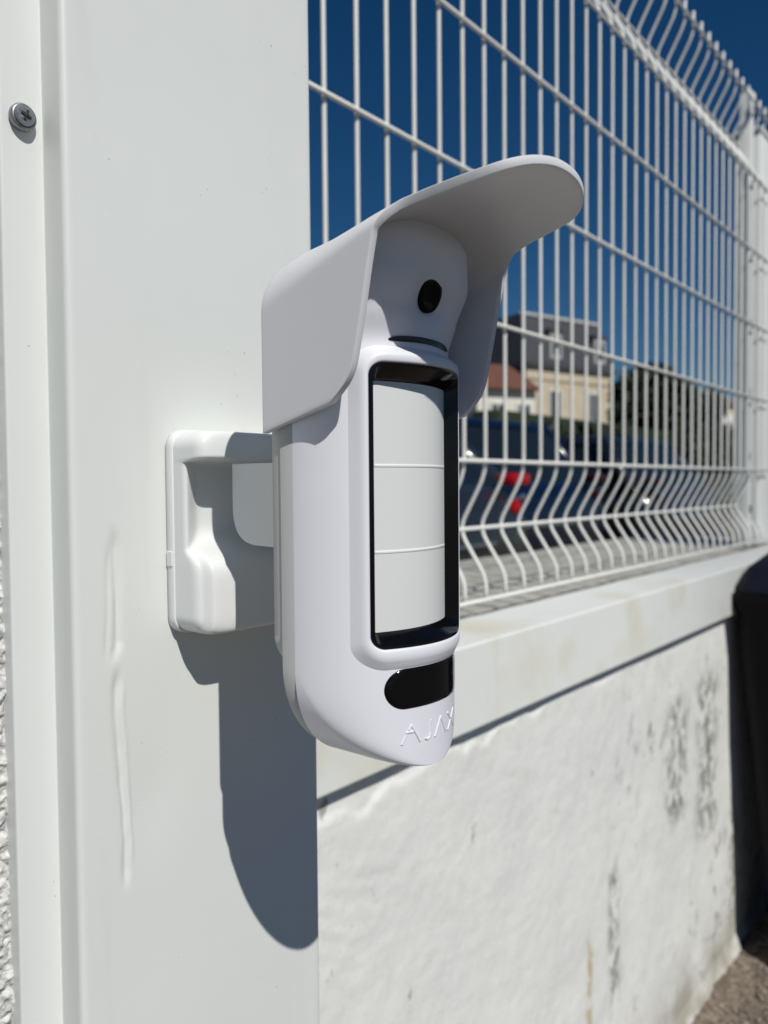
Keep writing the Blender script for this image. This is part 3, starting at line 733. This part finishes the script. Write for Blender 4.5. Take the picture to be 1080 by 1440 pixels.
house_box(lh, 'wall', M['render'], 0, 3.4, 0, 6, 0, 5.9)
v = [(-.3, -.4, 5.85), (3.6, -.4, 5.85), (3.6, 6.4, 5.85), (-.3, 6.4, 5.85), (-.3, 3, 7.6), (3.6, 3, 7.6)]
obj('roof', mesh('roof', v, [(0, 1, 5, 4), (2, 3, 4, 5), (0, 4, 3), (1, 2, 5), (0, 3, 2, 1)], False), M['tile'], lh)
window(lh, 1.15, 3.6, .7, 1.5, -.004); window(lh, 2.7, 3.6, .7, 1.5, -.004)
fh = empty('distant_house', (82, 27.5, 0), R(-18), 'distant house with faded red roof and pale sign at the right', 'house')
house_box(fh, 'wall', M['limestone'], 0, 9, 0, 7, 0, 9.2)
v = [(-.3, -.4, 9.15), (9.3, -.4, 9.15), (9.3, 7.4, 9.15), (-.3, 7.4, 9.15), (.9, 3.5, 11), (8.1, 3.5, 11)]
obj('roof', mesh('roof', v, [(0, 1, 5, 4), (2, 3, 4, 5), (0, 4, 3), (1, 2, 5), (0, 3, 2, 1)], False), M['tile'], fh)
obj('sign_board', box('sign_board', 1.5, 7.5, -.2, -.05, 7.2, 8.1), M['whitewood'], fh)
for wx in (2, 4.5, 7): window(fh, wx, 3.5, 1, 1.6, -.004)

def leafy(name, rad, n, size, seed, flat=1.0):
    rg = random.Random(seed); v = []; fc = []
    lobes = [(Vector((rg.uniform(-1, 1), rg.uniform(-1, 1), rg.uniform(-.7, .9))).normalized()*rg.uniform(.25, .75), rg.uniform(.30, .5)) for _ in range(14)]
    for i in range(n):
        c_, q = rg.choice(lobes); d_ = Vector((rg.gauss(0, 1), rg.gauss(0, 1), rg.gauss(0, 1))).normalized()
        p = (c_+d_*q*(rg.random()**.4)); p = Vector((p.x*rad[0], p.y*rad[1], p.z*rad[2]))
        a = Vector((rg.gauss(0, 1), rg.gauss(0, 1), rg.gauss(0, 1))).normalized(); b_ = a.orthogonal().normalized(); s = size*rg.uniform(.6, 1.3)
        k = len(v); v += [p-a*s, p+b_*s*.5, p+a*s, p-b_*s*.5]; fc.append((k, k+1, k+2, k+3))
    return mesh(name, v, fc, False, False)
def tree(loc, h, rad, label, mat, seed, n=2200, group=None):
    t = empty('tree', loc, 0, label, 'tree', group)
    tr = tube('trunk', [(0, 0, 0), (.05, .02, h*.3), (.0, .1, h*.55), (.1, .05, h*.8)], [h*.035, h*.028, h*.02, h*.008], 8)
    limbs = [tube('limb', [(0, .05, h*.4), (math.cos(a)*rad[0]*.5, math.sin(a)*rad[1]*.5, h*.72)], [h*.014, h*.005], 6) for a in (0.4, 2.3, 4.4)]
    obj('trunk', join('trunk', [tr]+limbs), M['bark'], t)
    obj('crown', leafy('crown', rad, n, .05*h, seed), mat, t, (0, 0, h-rad[2]*.95))
tree((55, 23.2, 0), 8.4, (2.2, 2.2, 2.6), 'green tree right of the stone house', M['leaf'], 3)
tree((60, 20.8, 0), 7.2, (2.6, 2.4, 2.6), 'smaller green tree between the stone house and the hedge', M['leaf'], 4)
tree((24.5, 9.55, 0), 4.9, (1.6, 1.6, 2.1), 'dark bushy evergreen behind the navy car', M['darkleaf'], 7, 5000, 'evergreens behind the cars')
tree((27.5, 9.6, 0), 4.9, (1.5, 1.5, 2.0), 'dark evergreen farther right beyond the cars', M['darkleaf'], 9, 4000, 'evergreens behind the cars')
hg = empty('hedge', (19, 7.0, 0), 0, 'long dark clipped hedge at the back of the car park', 'hedge')
obj('foliage', leafy('foliage', (9.5, .8, 1.5), 9000, .16, 21), M['darkleaf'], hg, (0, 0, 1.25))
obj('core', box('core', -8, 8, -.3, .3, 0, 2.3, .1, 2), M['darkleaf'], hg)
